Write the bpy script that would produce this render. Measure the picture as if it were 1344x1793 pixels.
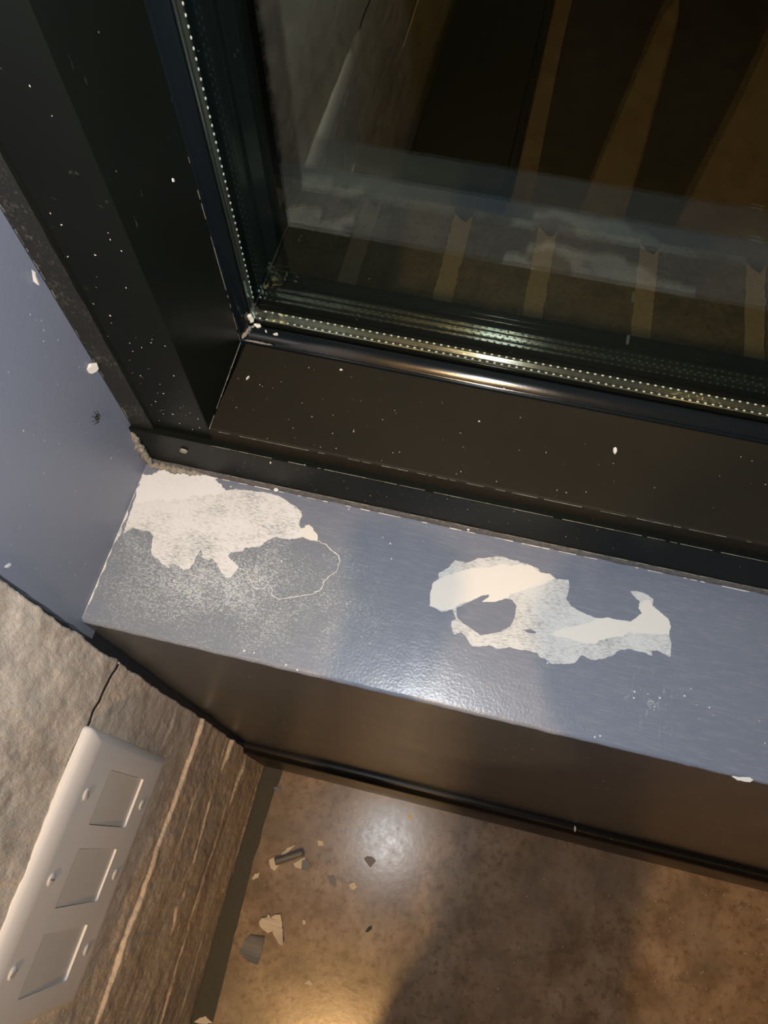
import bpy, bmesh, math, random, json
import numpy as np
from mathutils import Matrix, Vector, geometry, noise as mnoise
for o in list(bpy.data.objects): bpy.data.objects.remove(o)
SC = bpy.context.scene; COL = SC.collection
R_ = random.Random(7)

# ------------------------------------------------------------------ camera
cd = bpy.data.cameras.new('camera'); cam = bpy.data.objects.new('camera', cd); COL.objects.link(cam)
CP = Vector((0.25718, -0.09628, 1.5))
RR = ((0.9737521, 0.2276041, 0.0017867), (0.2076868, -0.8852736, -0.4161212), (-0.0931292, 0.4055700, -0.9093074))
m = Matrix.Identity(4)
for i in range(3):
    m[i][0] = RR[0][i]; m[i][1] = -RR[1][i]; m[i][2] = -RR[2][i]; m[i][3] = CP[i]
cam.matrix_world = m
cd.sensor_fit = 'HORIZONTAL'; cd.sensor_width = 36.0; cd.lens = 1261.93 * 36.0 / 1344.0
cd.clip_start = 0.005; cd.clip_end = 60
SC.camera = cam
# ------------------------------------------------------------------ world, lights, exposure
w = bpy.data.worlds.new('world'); SC.world = w; w.use_nodes = True
w.node_tree.nodes['Background'].inputs[0].default_value = (0.9, 0.62, 0.36, 1)
w.node_tree.nodes['Background'].inputs[1].default_value = 0.004
def lamp(name, kind, loc, energy, color, **k):
    l = bpy.data.lights.new(name, kind); l.energy = energy; l.color = color
    for a, b in k.items(): setattr(l, a, b)
    o = bpy.data.objects.new(name, l); o.location = loc; COL.objects.link(o); return o
# the phone's flash, right beside the lens
lamp('phone_flash', 'POINT', CP + Vector((0.016, 0.004, 0.0)), 11.5, (0.955, 0.985, 1.0), shadow_soft_size=0.003)
# warm ceiling downlights of the room
lamp('ceiling_lamp_light', 'AREA', (0.24, -1.14, 2.66), 31.0, (1.0, 0.58, 0.22), shape='DISK', size=0.07)
lamp('ceiling_lamp_light.001', 'AREA', (1.25, -2.3, 2.66), 9.0, (1.0, 0.58, 0.22), shape='DISK', size=0.09)
lamp('ceiling_lamp_light.002', 'AREA', (2.0, -1.2, 2.66), 4.0, (1.0, 0.58, 0.22), shape='DISK', size=0.09)
SC.view_settings.view_transform = 'Standard'; SC.view_settings.look = 'None'
SC.view_settings.exposure = 0.0; SC.view_settings.gamma = 1.0
SC.view_settings.use_curve_mapping = False
D = json.loads(r'''{"scrape_b":[[0.253,0.0827],[0.2533,0.0906],[0.2571,0.0944],[0.2562,0.0991],[0.2625,0.1046],[0.2666,0.1125],[0.2768,0.1129],[0.2833,0.1179],[0.3009,0.124],[0.3141,0.1231],[0.3216,0.1224],[0.3311,0.1206],[0.3333,0.1176],[0.3405,0.1185],[0.3456,0.1151],[0.3554,0.1165],[0.3569,0.1119],[0.3559,0.101],[0.3597,0.0962],[0.3691,0.0927],[0.3799,0.0911],[0.3869,0.0923],[0.3956,0.0933],[0.4052,0.0946],[0.4093,0.0983],[0.4133,0.103],[0.4103,0.1071],[0.4108,0.112],[0.4061,0.1147],[0.4031,0.1183],[0.4074,0.1199],[0.4147,0.119],[0.4208,0.1162],[0.4207,0.1105],[0.4262,0.107],[0.4327,0.1029],[0.4354,0.097],[0.4344,0.0903],[0.4369,0.0844],[0.4364,0.0738],[0.432,0.0751],[0.4267,0.0766],[0.4225,0.0753],[0.4236,0.0714],[0.4184,0.0725],[0.4132,0.0725],[0.408,0.0731],[0.3995,0.0706],[0.3941,0.0645],[0.385,0.06],[0.38,0.0581],[0.3764,0.0594],[0.3725,0.0603],[0.3676,0.0529],[0.3602,0.0503],[0.35,0.0483],[0.3465,0.0515],[0.3426,0.0515],[0.3396,0.0541],[0.3317,0.0544],[0.3248,0.0536],[0.3194,0.0542],[0.3121,0.0507],[0.304,0.0515],[0.2956,0.0486],[0.2903,0.0487],[0.2867,0.0538],[0.2817,0.0569],[0.2785,0.0547],[0.2772,0.0544],[0.2736,0.06],[0.2736,0.0637],[0.2763,0.0662],[0.2737,0.0703],[0.2724,0.0729],[0.2649,0.0692],[0.2549,0.0716]],"cream_b1":[[0.2531,0.0823],[0.2538,0.0897],[0.2587,0.0958],[0.2677,0.1018],[0.2794,0.1085],[0.2944,0.1131],[0.3028,0.1184],[0.3093,0.118],[0.3181,0.1212],[0.3272,0.1217],[0.3315,0.1178],[0.3406,0.1179],[0.345,0.1154],[0.3348,0.1073],[0.3263,0.1028],[0.318,0.0976],[0.313,0.0948],[0.3126,0.0918],[0.306,0.0874],[0.2985,0.0837],[0.2926,0.0808],[0.2887,0.0795],[0.2929,0.0847],[0.2975,0.0896],[0.2921,0.089],[0.2858,0.0836],[0.276,0.0775],[0.2739,0.0742],[0.2647,0.0701],[0.255,0.072]],"cream_b2":[[0.347,0.0707],[0.3567,0.0776],[0.3701,0.0835],[0.38,0.09],[0.3868,0.0931],[0.3956,0.0936],[0.4052,0.094],[0.4093,0.0983],[0.4133,0.103],[0.4104,0.1062],[0.4117,0.1112],[0.4176,0.1151],[0.4207,0.1105],[0.4262,0.107],[0.4327,0.1029],[0.4354,0.097],[0.434,0.0906],[0.4258,0.0892],[0.4172,0.0872],[0.4059,0.086],[0.4019,0.0821],[0.3926,0.0787],[0.3835,0.0738],[0.3818,0.0708],[0.3718,0.0696],[0.3611,0.0707],[0.3524,0.0698]],"island1":[[0.2748,0.0744],[0.2795,0.0782],[0.2859,0.0831],[0.2922,0.0886],[0.2976,0.0908],[0.2973,0.0885],[0.2937,0.0851],[0.2931,0.0836],[0.3035,0.0863],[0.3101,0.0903],[0.3155,0.0906],[0.3193,0.0867],[0.3194,0.0773],[0.317,0.0693],[0.3108,0.0641],[0.3025,0.0603],[0.2967,0.0577],[0.2899,0.061],[0.2822,0.0639],[0.277,0.0673]],"island2":[[0.3268,0.0693],[0.3328,0.0711],[0.3369,0.0695],[0.3364,0.0682],[0.3306,0.0678]],"scrape_a":[[-0.0003,0.1289],[0.0059,0.1277],[0.0116,0.1344],[0.0193,0.138],[0.0287,0.1393],[0.0365,0.1403],[0.048,0.1403],[0.0579,0.1399],[0.0667,0.1331],[0.0718,0.1299],[0.0798,0.1326],[0.0875,0.1335],[0.0967,0.1348],[0.1077,0.1356],[0.1176,0.1345],[0.124,0.1316],[0.1304,0.1288],[0.1369,0.1252],[0.1386,0.1222],[0.1382,0.1178],[0.1386,0.1137],[0.1417,0.1111],[0.1444,0.1126],[0.1452,0.1153],[0.1493,0.1145],[0.1516,0.1117],[0.1554,0.1093],[0.157,0.1035],[0.1517,0.103],[0.1444,0.1042],[0.1384,0.1011],[0.1297,0.0991],[0.1241,0.0995],[0.1183,0.0956],[0.1142,0.0889],[0.1086,0.0868],[0.103,0.085],[0.1024,0.0821],[0.0929,0.0782],[0.0919,0.0755],[0.0975,0.0712],[0.1036,0.0678],[0.1008,0.0632],[0.0984,0.0576],[0.0947,0.0586],[0.0897,0.0622],[0.0846,0.0682],[0.08,0.0703],[0.0768,0.0684],[0.0726,0.0694],[0.0693,0.0767],[0.0682,0.0708],[0.0677,0.0634],[0.0657,0.0582],[0.0617,0.0564],[0.0573,0.0581],[0.0529,0.0596],[0.0504,0.0578],[0.0498,0.0552],[0.0438,0.057],[0.0402,0.0602],[0.0341,0.062],[0.031,0.0661],[0.03,0.0708],[0.0291,0.0772],[0.0245,0.0811],[0.0184,0.0805],[0.0095,0.0809],[0.0075,0.0779],[0.0047,0.0748],[0.0034,0.0862],[0.0028,0.098],[0.0016,0.1134]],"white_a":[[0.0003,0.1273],[0.0079,0.1291],[0.0123,0.1346],[0.0194,0.1377],[0.0288,0.139],[0.0367,0.14],[0.0481,0.1399],[0.0581,0.1394],[0.0676,0.1328],[0.0725,0.1292],[0.0678,0.1251],[0.0616,0.1243],[0.0551,0.1198],[0.0473,0.1192],[0.0426,0.1143],[0.0353,0.1122],[0.0283,0.1092],[0.0202,0.1094],[0.012,0.1054],[0.0045,0.1019],[0.0012,0.1115]],"cream_a":[[0.1386,0.1137],[0.1417,0.1111],[0.1444,0.1126],[0.1437,0.1141],[0.1467,0.1156],[0.1498,0.1145],[0.1516,0.1117],[0.1558,0.1089],[0.157,0.1035],[0.1517,0.103],[0.1444,0.1042],[0.1428,0.1072]],"crack_a":[[0.1569,0.1038],[0.1642,0.1023],[0.1698,0.0987],[0.1768,0.0954],[0.1787,0.091],[0.1785,0.083],[0.174,0.0772],[0.171,0.0718],[0.171,0.0663],[0.1651,0.0603],[0.1571,0.0569],[0.1478,0.0531],[0.1411,0.0505],[0.1345,0.0523],[0.1339,0.0568],[0.1292,0.0601],[0.1274,0.0561],[0.1196,0.0543],[0.1166,0.059],[0.1127,0.062],[0.1108,0.0663],[0.1041,0.0672]],"crack_a2":[[0.1196,0.1332],[0.1259,0.1304],[0.1311,0.129],[0.1374,0.1253],[0.1388,0.1214],[0.1384,0.1171],[0.1393,0.113]],"f_cream":[[0.0699,-0.2756],[0.0731,-0.2687],[0.081,-0.2654],[0.0828,-0.2597],[0.088,-0.2652],[0.0917,-0.2598],[0.1044,-0.2547],[0.1087,-0.2635],[0.1146,-0.2773],[0.1231,-0.3001],[0.1163,-0.3008],[0.1027,-0.2906],[0.0973,-0.2843],[0.09,-0.289],[0.08,-0.2853],[0.0738,-0.2823]],"f_grey":[[0.0496,-0.3283],[0.0525,-0.3098],[0.0613,-0.2988],[0.0872,-0.2972],[0.0878,-0.3105],[0.0877,-0.3385],[0.0686,-0.3385],[0.0563,-0.3326]],"f_roll":[[0.0697,-0.1687],[0.1105,-0.133],[0.1226,-0.1342],[0.1226,-0.1433],[0.0849,-0.183],[0.0766,-0.1736]],"f_rollend":[[0.0569,-0.175],[0.0658,-0.168],[0.0792,-0.1762],[0.0724,-0.1897],[0.0645,-0.1877]],"f_under":[[0.0764,-0.1607],[0.0852,-0.1472],[0.0978,-0.1399],[0.0875,-0.1548],[0.0824,-0.1625]],"f_mid":[[0.1031,-0.1707],[0.1205,-0.1553],[0.1243,-0.1625],[0.1226,-0.1757],[0.108,-0.1753]],"f_purple":[[0.1184,-0.1606],[0.1286,-0.1582],[0.1384,-0.1672],[0.132,-0.1768],[0.1199,-0.1764]],"f_dark":[[0.2295,-0.1314],[0.2344,-0.1263],[0.245,-0.1252],[0.2528,-0.1308],[0.2459,-0.1437],[0.2355,-0.1381]],"f_dark2":[[0.1696,-0.176],[0.1828,-0.1713],[0.1878,-0.1797],[0.1913,-0.1899],[0.1779,-0.1867]],"f_c1":[[0.0357,-0.212],[0.0384,-0.2034],[0.0466,-0.1983],[0.0464,-0.2057],[0.0397,-0.2133]],"f_c2":[[0.2137,-0.18],[0.2212,-0.1744],[0.2289,-0.1811],[0.2243,-0.1869],[0.217,-0.1861]],"f_c3":[[0.1368,-0.1219],[0.1475,-0.1211],[0.1503,-0.1287],[0.1408,-0.1299]],"f_c4":[[0.2947,-0.0438],[0.2956,-0.0361],[0.3006,-0.0336],[0.3034,-0.0384],[0.3009,-0.0468]],"f_c5":[[0.1751,-0.3484],[0.1816,-0.3411],[0.1895,-0.345],[0.1872,-0.349]],"f_c6":[[0.0047,-0.4458],[0.0123,-0.4384],[0.0209,-0.4337],[0.0366,-0.4397],[0.0215,-0.4451]],"f_c7":[[0.1453,-0.2555],[0.1503,-0.2544],[0.1525,-0.2599],[0.1481,-0.2619]],"f_black":[[0.2606,-0.2477],[0.2638,-0.2394],[0.2705,-0.2354],[0.271,-0.2407],[0.2655,-0.2465]],"f_grey2":[[0.0284,-0.0502],[0.0406,-0.0467],[0.045,-0.0551],[0.0347,-0.0586]],"rail_pts":[[0.3647,0.2015,1.0294],[0.0789,0.2018,1.0294],[0.087,0.2457,1.0252],[0.1475,0.2275,1.027],[0.2621,0.2042,1.0292],[0.0808,0.2544,1.0244],[0.0884,0.2551,1.0244],[0.092,0.2592,1.024],[0.3534,0.1728,1.0321],[0.2755,0.2383,1.0259],[0.1778,0.2045,1.0291],[0.2079,0.1705,1.0323],[0.3376,0.2446,1.0253],[0.4202,0.3013,1.02],[0.168,0.2255,1.0271]],"rail_chip":[[0.3626,0.2035,1.0292],[0.3671,0.2054,1.029],[0.3675,0.2033,1.0292],[0.3654,0.1981,1.0297],[0.364,0.1986,1.0297]],"wall_pts":[[0.1469,1.0988],[0.1204,1.0693],[0.0005,1.0877],[0.1494,1.1877],[0.1533,1.1855]],"edge_chip":[[0.4834,-0.0008],[0.4896,-0.0001],[0.4958,0.0013],[0.4982,-0.0],[0.4959,-0.0021],[0.4874,-0.0026]],"bb_chip":[[0.5497,-0.0074]],"track":[[0.1213,1.0143],[0.0378,0.9999],[0.0449,1.0056]],"sillback":[[0.1135,0.1443],[0.1117,0.1422],[0.2719,0.143]],"front_pts":[[0.5485,0.7371],[0.3209,1.0304]],"strata":[[[-0.006,0.5687],[-0.0409,0.5647],[-0.072,0.565],[-0.109,0.5694],[-0.135,0.5735],[-0.1723,0.5806],[-0.2143,0.5776],[-0.2477,0.5887],[-0.2807,0.5886],[-0.3073,0.5892],[-0.3346,0.5898]],[[-0.0207,0.6797],[-0.036,0.6764],[-0.0493,0.6823]],[[-0.007,0.3595],[-0.0244,0.3625],[-0.0455,0.3634]],[[-0.0354,0.2114],[-0.0647,0.23],[-0.092,0.2345]],[[-0.1031,0.3751],[-0.1457,0.3678],[-0.1836,0.366],[-0.2046,0.3918]],[[-0.2279,0.3604],[-0.2406,0.3832],[-0.2628,0.3689]],[[-0.1614,0.2473],[-0.1943,0.2597],[-0.2574,0.2631]],[[-0.308,0.2525],[-0.3478,0.2581],[-0.4011,0.2502]]],"crack":[[-0.0137,0.8812],[-0.0278,0.8884],[-0.0504,0.8933],[-0.0715,0.8937],[-0.0849,0.8918],[-0.1071,0.8901],[-0.1332,0.8969],[-0.1435,0.8909],[-0.17,0.8935],[-0.1855,0.8978],[-0.2121,0.8982],[-0.2231,0.8984]],"plate_plane":[[-0.0683,0.9037],[-0.0664,0.6907],[-0.222,0.9186],[-0.2922,0.7393],[-0.2905,0.7982]],"cam":[[0.2571802777342319,-0.0962765008218383,1.5],[[0.9737521035764182,0.22760414838028253,0.001786734605328133],[0.2076867869020088,-0.8852736164160733,-0.416121163390272],[-0.09312915401088495,0.4055699393631636,-0.9093074204885219]],1261.9287870041871],"h":0.9691151472988219}''')
H = D['h']; S = 0.1418
# ------------------------------------------------------------------ helpers
def srgb(r, g, b):
    f = lambda c: (c/255/12.92 if c/255 <= 0.04045 else ((c/255+0.055)/1.055)**2.4)
    return (f(r), f(g), f(b), 1)
class NT:
    def __init__(s, name):
        s.m = bpy.data.materials.new(name); s.m.use_nodes = True; s.t = s.m.node_tree
        s.b = s.t.nodes['Principled BSDF']; s.n = s.t.nodes; s.l = s.t.links
        s.tc = s.n.new('ShaderNodeTexCoord'); s.co = s.tc.outputs['Object']
    def map(s, scale, rot=(0, 0, 0), loc=(0, 0, 0)):
        n = s.n.new('ShaderNodeMapping'); n.inputs['Scale'].default_value = scale; n.inputs['Rotation'].default_value = rot
        n.inputs['Location'].default_value = loc; s.l.new(s.co, n.inputs[0]); return n.outputs[0]
    def noise(s, scale, detail=4, rough=0.55, vec=None, dist=0):
        n = s.n.new('ShaderNodeTexNoise'); n.inputs['Scale'].default_value = scale; n.inputs['Detail'].default_value = detail
        n.inputs['Roughness'].default_value = rough; n.inputs['Distortion'].default_value = dist
        s.l.new(vec or s.co, n.inputs['Vector']); return n.outputs['Fac']
    def voro(s, scale, vec=None, out='Distance', feat='F1'):
        n = s.n.new('ShaderNodeTexVoronoi'); n.feature = feat; n.inputs['Scale'].default_value = scale
        s.l.new(vec or s.co, n.inputs['Vector']); return n.outputs[out]
    def ramp(s, fac, stops, interp='LINEAR'):
        n = s.n.new('ShaderNodeValToRGB'); n.color_ramp.interpolation = interp
        e = n.color_ramp.elements
        while len(e) < len(stops): e.new(0.5)
        for i, (p, c) in enumerate(stops):
            e[i].position = p; e[i].color = c if isinstance(c, tuple) else (c, c, c, 1)
        s.l.new(fac, n.inputs[0]); return n.outputs[0]
    def math(s, op, a, b=None, clamp=False):
        n = s.n.new('ShaderNodeMath'); n.operation = op; n.use_clamp = clamp
        for i, v in enumerate((a, b)):
            if v is None: continue
            if isinstance(v, (int, float)): n.inputs[i].default_value = v
            else: s.l.new(v, n.inputs[i])
        return n.outputs[0]
    def mix(s, fac, a, b):
        n = s.n.new('ShaderNodeMix'); n.data_type = 'RGBA'
        for i, v in ((0, fac), (6, a), (7, b)):
            if isinstance(v, (tuple, float, int)): n.inputs[i].default_value = v
            else: s.l.new(v, n.inputs[i])
        return n.outputs[2]
    def sep(s, vec=None):
        n = s.n.new('ShaderNodeSeparateXYZ'); s.l.new(vec or s.co, n.inputs[0]); return n.outputs
    def set(s, k, v):
        if isinstance(v, (tuple, float, int)): s.b.inputs[k].default_value = v
        else: s.l.new(v, s.b.inputs[k])
    def bump(s, h, strength=0.3, dist=0.001):
        n = s.n.new('ShaderNodeBump'); n.inputs['Strength'].default_value = strength; n.inputs['Distance'].default_value = dist
        s.l.new(h, n.inputs['Height'])
        if s.b.inputs['Normal'].is_linked: s.l.new(s.b.inputs['Normal'].links[0].from_socket, n.inputs['Normal'])
        s.l.new(n.outputs[0], s.b.inputs['Normal'])

def parent_to(o, p):
    if p is not None:
        o.parent = p; o.matrix_parent_inverse = p.matrix_world.inverted()
def mesh_obj(name, vs, fs, mat, parent=None, smooth=False, kind=None, label=None, uv=None):
    me = bpy.data.meshes.new(name); me.from_pydata([tuple(v) for v in vs], [], [tuple(f) for f in fs]); me.update()
    bm = bmesh.new(); bm.from_mesh(me); bmesh.ops.recalc_face_normals(bm, faces=bm.faces); bm.to_mesh(me); bm.free()
    if smooth:
        for p in me.polygons: p.use_smooth = True
    o = bpy.data.objects.new(name, me); COL.objects.link(o)
    if mat: me.materials.append(mat)
    parent_to(o, parent)
    if kind: o['kind'] = kind
    if label: o['label'] = label
    return o
def empty(name, loc=(0, 0, 0), kind=None):
    o = bpy.data.objects.new(name, None); o.location = loc; COL.objects.link(o)
    o.matrix_world = Matrix.Translation(loc)
    if kind: o['kind'] = kind
    return o
def tag(o, label, cat, group=None):
    o['label'] = label; o['category'] = cat
    if group: o['group'] = group
    return o
def box(name, a, b, mat, parent=None, kind=None, bevel=0, label=None):
    bm = bmesh.new(); bmesh.ops.create_cube(bm, size=1)
    for v in bm.verts: v.co = Vector([(a[i]+b[i])/2 + v.co[i]*(b[i]-a[i]) for i in range(3)])
    if bevel: bmesh.ops.bevel(bm, geom=bm.edges[:], offset=bevel, segments=3, profile=0.5, affect='EDGES')
    me = bpy.data.meshes.new(name); bm.to_mesh(me); bm.free()
    o = bpy.data.objects.new(name, me); COL.objects.link(o); me.materials.append(mat); parent_to(o, parent)
    if kind: o['kind'] = kind
    if label: o['label'] = label
    return o
def extrude(name, prof, axis, t0, t1, mat, parent=None, kind=None, smooth=False, label=None):
    """closed profile in the two other axes, extruded along axis"""
    n = len(prof); vs = []
    for t in (t0, t1):
        for a, b in prof:
            vs.append((t, a, b) if axis == 0 else ((a, t, b) if axis == 1 else (a, b, t)))
    fs = [(i, (i+1) % n, (i+1) % n+n, i+n) for i in range(n)] + [tuple(range(n)), tuple(range(n, 2*n))]
    o = mesh_obj(name, vs, fs, mat, parent, False, kind, label)
    if smooth:
        for p in o.data.polygons:
            if len(p.vertices) == 4: p.use_smooth = True
        md = o.modifiers.new('ws', 'EDGE_SPLIT'); md.split_angle = math.radians(40)
    return o
def jag(poly, amp=0.0004, step=0.0022, seed=1):
    rr = random.Random(seed); out = []
    n = len(poly)
    for i in range(n):
        a = Vector(poly[i]); b = Vector(poly[(i+1) % n]); L = (b-a).length; k = max(1, int(L/step))
        d = (b-a)/max(L, 1e-9); nn = Vector((-d.y, d.x))
        for j in range(k):
            p = a+(b-a)*j/k
            q3 = Vector((p.x*420, p.y*420, seed*3.1))
            p = p + nn*(mnoise.noise(q3)*amp*1.7 + rr.uniform(-1, 1)*amp*0.45)
            out.append((p.x, p.y))
    return out
def plate_poly(name, poly, z0, z1, mat, parent=None, axis=2, inset=0.0, bend=None, **k):
    """flat polygon with thickness; axis = normal axis"""
    n = len(poly)
    tri = geometry.tessellate_polygon([[Vector((p[0], p[1], 0)) for p in poly]])
    def P(p, z):
        if axis == 2: return (p[0], p[1], z)
        if axis == 1: return (p[0], z, p[1])
        return (z, p[0], p[1])
    vs = [P(p, z0) for p in poly]+[P(p, z1) for p in poly]
    fs = [(i, (i+1) % n, (i+1) % n+n, i+n) for i in range(n)] + [(t[0]+n, t[1]+n, t[2]+n) for t in tri] + [(t[2], t[1], t[0]) for t in tri]
    return mesh_obj(name, vs, fs, mat, parent, **k)

# ------------------------------------------------------------------ materials
BLUE = (0.135, 0.154, 0.208, 1)
def paint_sill():
    t = NT('blue grey paint on sill')
    X = t.sep()
    big = t.noise(9, 3); col = t.mix(t.math('MULTIPLY', big, 0.5), BLUE, (0.17, 0.196, 0.242, 1))
    br_ = t.noise(1, 5, 0.7, t.map((70, 620, 10), (0, 0, 0.12)))
    col = t.mix(t.ramp(br_, [(0.50, 0.0), (0.74, 0.32)]), col, (0.30, 0.32, 0.345, 1))
    col = t.mix(t.ramp(br_, [(0.25, 0.3), (0.42, 0.0)]), col, (0.085, 0.105, 0.14, 1))
    # chalky scuffs around the left patch
    dx = t.math('DIVIDE', t.math('SUBTRACT', X[0], 0.085), 0.19); dy = t.math('DIVIDE', t.math('SUBTRACT', X[1], 0.055), 0.085)
    d = t.math('SQRT', t.math('ADD', t.math('MULTIPLY', dx, dx), t.math('MULTIPLY', dy, dy)))
    m1 = t.math('SUBTRACT', 1.0, d, True)
    sp = t.noise(1, 5, 0.75, t.map((620, 1150, 400)))
    s2 = t.noise(28, 3, 0.6)
    k = t.math('ADD', sp, t.math('MULTIPLY', m1, 0.19)); k = t.math('ADD', k, t.math('MULTIPLY', t.math('SUBTRACT', s2, 0.5), 0.25))
    mask = t.ramp(k, [(0.62, 0.0), (0.74, 1.0)])
    col = t.mix(t.math('MULTIPLY', mask, t.math('ADD', 0.12, t.math('MULTIPLY', m1, 1.1), True)), col, (0.56, 0.60, 0.64, 1))
    # drip streaks below the right patch
    ex = t.math('DIVIDE', t.math('SUBTRACT', X[0], 0.425), 0.03); ey = t.math('DIVIDE', t.math('SUBTRACT', X[1], 0.035), 0.03)
    e = t.math('SUBTRACT', 1.0, t.math('SQRT', t.math('ADD', t.math('MULTIPLY', ex, ex), t.math('MULTIPLY', ey, ey))), True)
    st = t.noise(1, 3, 0.7, t.map((420, 70, 1)))
    st2 = t.noise(1, 2, 0.7, t.map((900, 700, 1)))
    mk = t.math('MULTIPLY', t.ramp(st, [(0.57, 0.0), (0.66, 1.0)]), t.ramp(st2, [(0.48, 0.0), (0.56, 1.0)]))
    col = t.mix(t.math('MULTIPLY', mk, e), col, (0.5, 0.51, 0.52, 1))
    # greenish dull area
    gx = t.ramp(t.math('ADD', m1, t.math('MULTIPLY', big, 0.3)), [(0.25, 0.0), (0.7, 1.0)])
    col = t.mix(t.math('MULTIPLY', gx, 0.35), col, (0.140, 0.168, 0.178, 1))
    # tiny sparse dots
    v = t.voro(170); vc = t.noise(45, 2)
    dots = t.math('MULTIPLY', t.ramp(v, [(0.09, 1.0), (0.14, 0.0)]), t.ramp(vc, [(0.60, 0.0), (0.64, 1.0)]))
    col = t.mix(dots, col, (0.6, 0.6, 0.6, 1))
    t.set('Base Color', col); t.set('Roughness', t.math('ADD', 0.30, t.math('MULTIPLY', m1, 0.18))); t.set('Specular IOR Level', 0.35)
    t.bump(t.noise(480, 2, 0.5), 0.32, 0.0005); t.bump(t.noise(70, 2), 0.16, 0.001)
    return t.m
def paint_wall():
    t = NT('blue grey wall paint')
    big = t.noise(7, 4)
    col = t.mix(big, (0.150, 0.168, 0.225, 1), (0.19, 0.208, 0.265, 1))
    scr = t.noise(1, 4, 0.6, t.map((300, 60, 25), (0.5, 0.2, 0.1)))
    sm = t.noise(18, 2)
    msk = t.math('MULTIPLY', t.ramp(scr, [(0.66, 0.0), (0.72, 1.0)]), t.ramp(sm, [(0.52, 0.0), (0.6, 1.0)]))
    col = t.mix(t.math('MULTIPLY', msk, 0.6), col, (0.35, 0.36, 0.38, 1))
    v = t.voro(130); dots = t.math('MULTIPLY', t.ramp(v, [(0.05, 1.0), (0.09, 0.0)]), t.ramp(t.noise(50, 2), [(0.58, 0.0), (0.62, 1.0)]))
    col = t.mix(dots, col, (0.6, 0.6, 0.58, 1))
    t.set('Base Color', col); t.set('Roughness', 0.42); t.bump(t.noise(300, 2), 0.2, 0.0005); t.bump(t.noise(35, 2), 0.2, 0.001)
    return t.m
def black_frame(name, base, rough, speck=0.62, scratch=0.5, spec=0.35):
    t = NT(name)
    v = t.voro(110); vc = t.noise(40, 2)
    d = t.math('MULTIPLY', t.ramp(v, [(0.045, 1.0), (0.085, 0.0)]), t.ramp(vc, [(speck, 0.0), (speck+0.04, 1.0)]))
    col = t.mix(t.noise(14, 4), base, tuple(c*1.5 for c in base[:3])+(1,))
    sc = t.noise(1, 5, 0.65, t.map((60, 250, 90), (0.3, 0.1, 0.6))); sm = t.noise(16, 3)
    mk = t.math('MULTIPLY', t.ramp(sc, [(0.66, 0.0), (0.74, 1.0)]), t.ramp(sm, [(0.5, 0.0), (0.6, 1.0)]))
    col = t.mix(t.math('MULTIPLY', mk, scratch), col, (0.22, 0.22, 0.2, 1))
    col = t.mix(d, col, (0.5, 0.49, 0.46, 1))
    t.set('Base Color', col); t.set('Roughness', t.math('ADD', rough, t.math('MULTIPLY', sm, 0.12))); t.set('Specular IOR Level', spec)
    t.bump(t.noise(500, 2), 0.05, 0.0003)
    return t.m
def simple(name, col, rough=0.5, spec=0.5, metal=0.0, nscale=60, var=0.25, bump=0.1, bd=0.0005):
    t = NT(name); n = t.noise(nscale, 4)
    c2 = tuple(c*(1-var) for c in col[:3])+(1,)
    t.set('Base Color', t.mix(n, c2, tuple(col[:3])+(1,))); t.set('Roughness', rough); t.set('Specular IOR Level', spec); t.set('Metallic', metal)
    t.bump(t.noise(nscale*5, 3), bump, bd)
    return t.m
def dirty_strip():
    t = NT('dusty black frame edge')
    n = t.noise(1, 6, 0.8, t.map((500, 500, 380))); s2 = t.noise(22, 3)
    k = t.math('ADD', n, t.math('MULTIPLY', t.math('SUBTRACT', s2, 0.5), 0.6))
    t.set('Base Color', t.mix(t.ramp(k, [(0.55, 0.0), (0.78, 1.0)]), (0.010, 0.011, 0.010, 1), (0.14, 0.135, 0.11, 1)))
    t.set('Roughness', 0.6); t.bump(n, 0.5, 0.0008); return t.m
def scraped(name, lo, hi, s0, s1, base=(0.66, 0.66, 0.65, 1), ang=0.0):
    t = NT(name)
    n = t.noise(1, 6, 0.72, t.map((300, 1500, 10), (0, 0, ang))); g = t.noise(34, 3, 0.6)
    k = t.math('ADD', n, t.math('MULTIPLY', t.math('SUBTRACT', g, 0.5), 0.4))
    t.set('Base Color', t.mix(t.ramp(k, [(lo, 0.0), (hi, 1.0)]), s0, s1 if s1 else base)); t.set('Roughness', 0.7); t.set('Specular IOR Level', 0.25)
    t.bump(n, 0.35, 0.0004); return t.m
def stone(name, c1, c2, c3):
    t = NT(name)
    st = t.noise(1, 6, 0.6, t.map((9, 7, 11), (0.12, 0, 0)), 0.6)
    fine = t.noise(150, 5, 0.65); mid = t.noise(34, 5, 0.6)
    col = t.ramp(st, [(0.32, c1), (0.5, c2), (0.68, c3)])
    col = t.mix(t.math('MULTIPLY', t.ramp(fine, [(0.35, 0.0), (0.7, 1.0)]), 0.32), col, tuple(c*1.5 for c in c3[:3])+(1,))
    col = t.mix(t.ramp(mid, [(0.28, 0.55), (0.45, 0.0)]), col, tuple(c*0.6 for c in c1[:3])+(1,))
    t.set('Base Color', col); t.set('Roughness', 0.8); t.set('Specular IOR Level', 0.3)
    t.bump(t.noise(1, 5, 0.62, t.map((70, 110, 42))), 0.6, 0.003)
    t.bump(t.noise(1, 4, 0.7, t.map((260, 330, 120))), 0.9, 0.0014)
    return t.m
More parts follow.
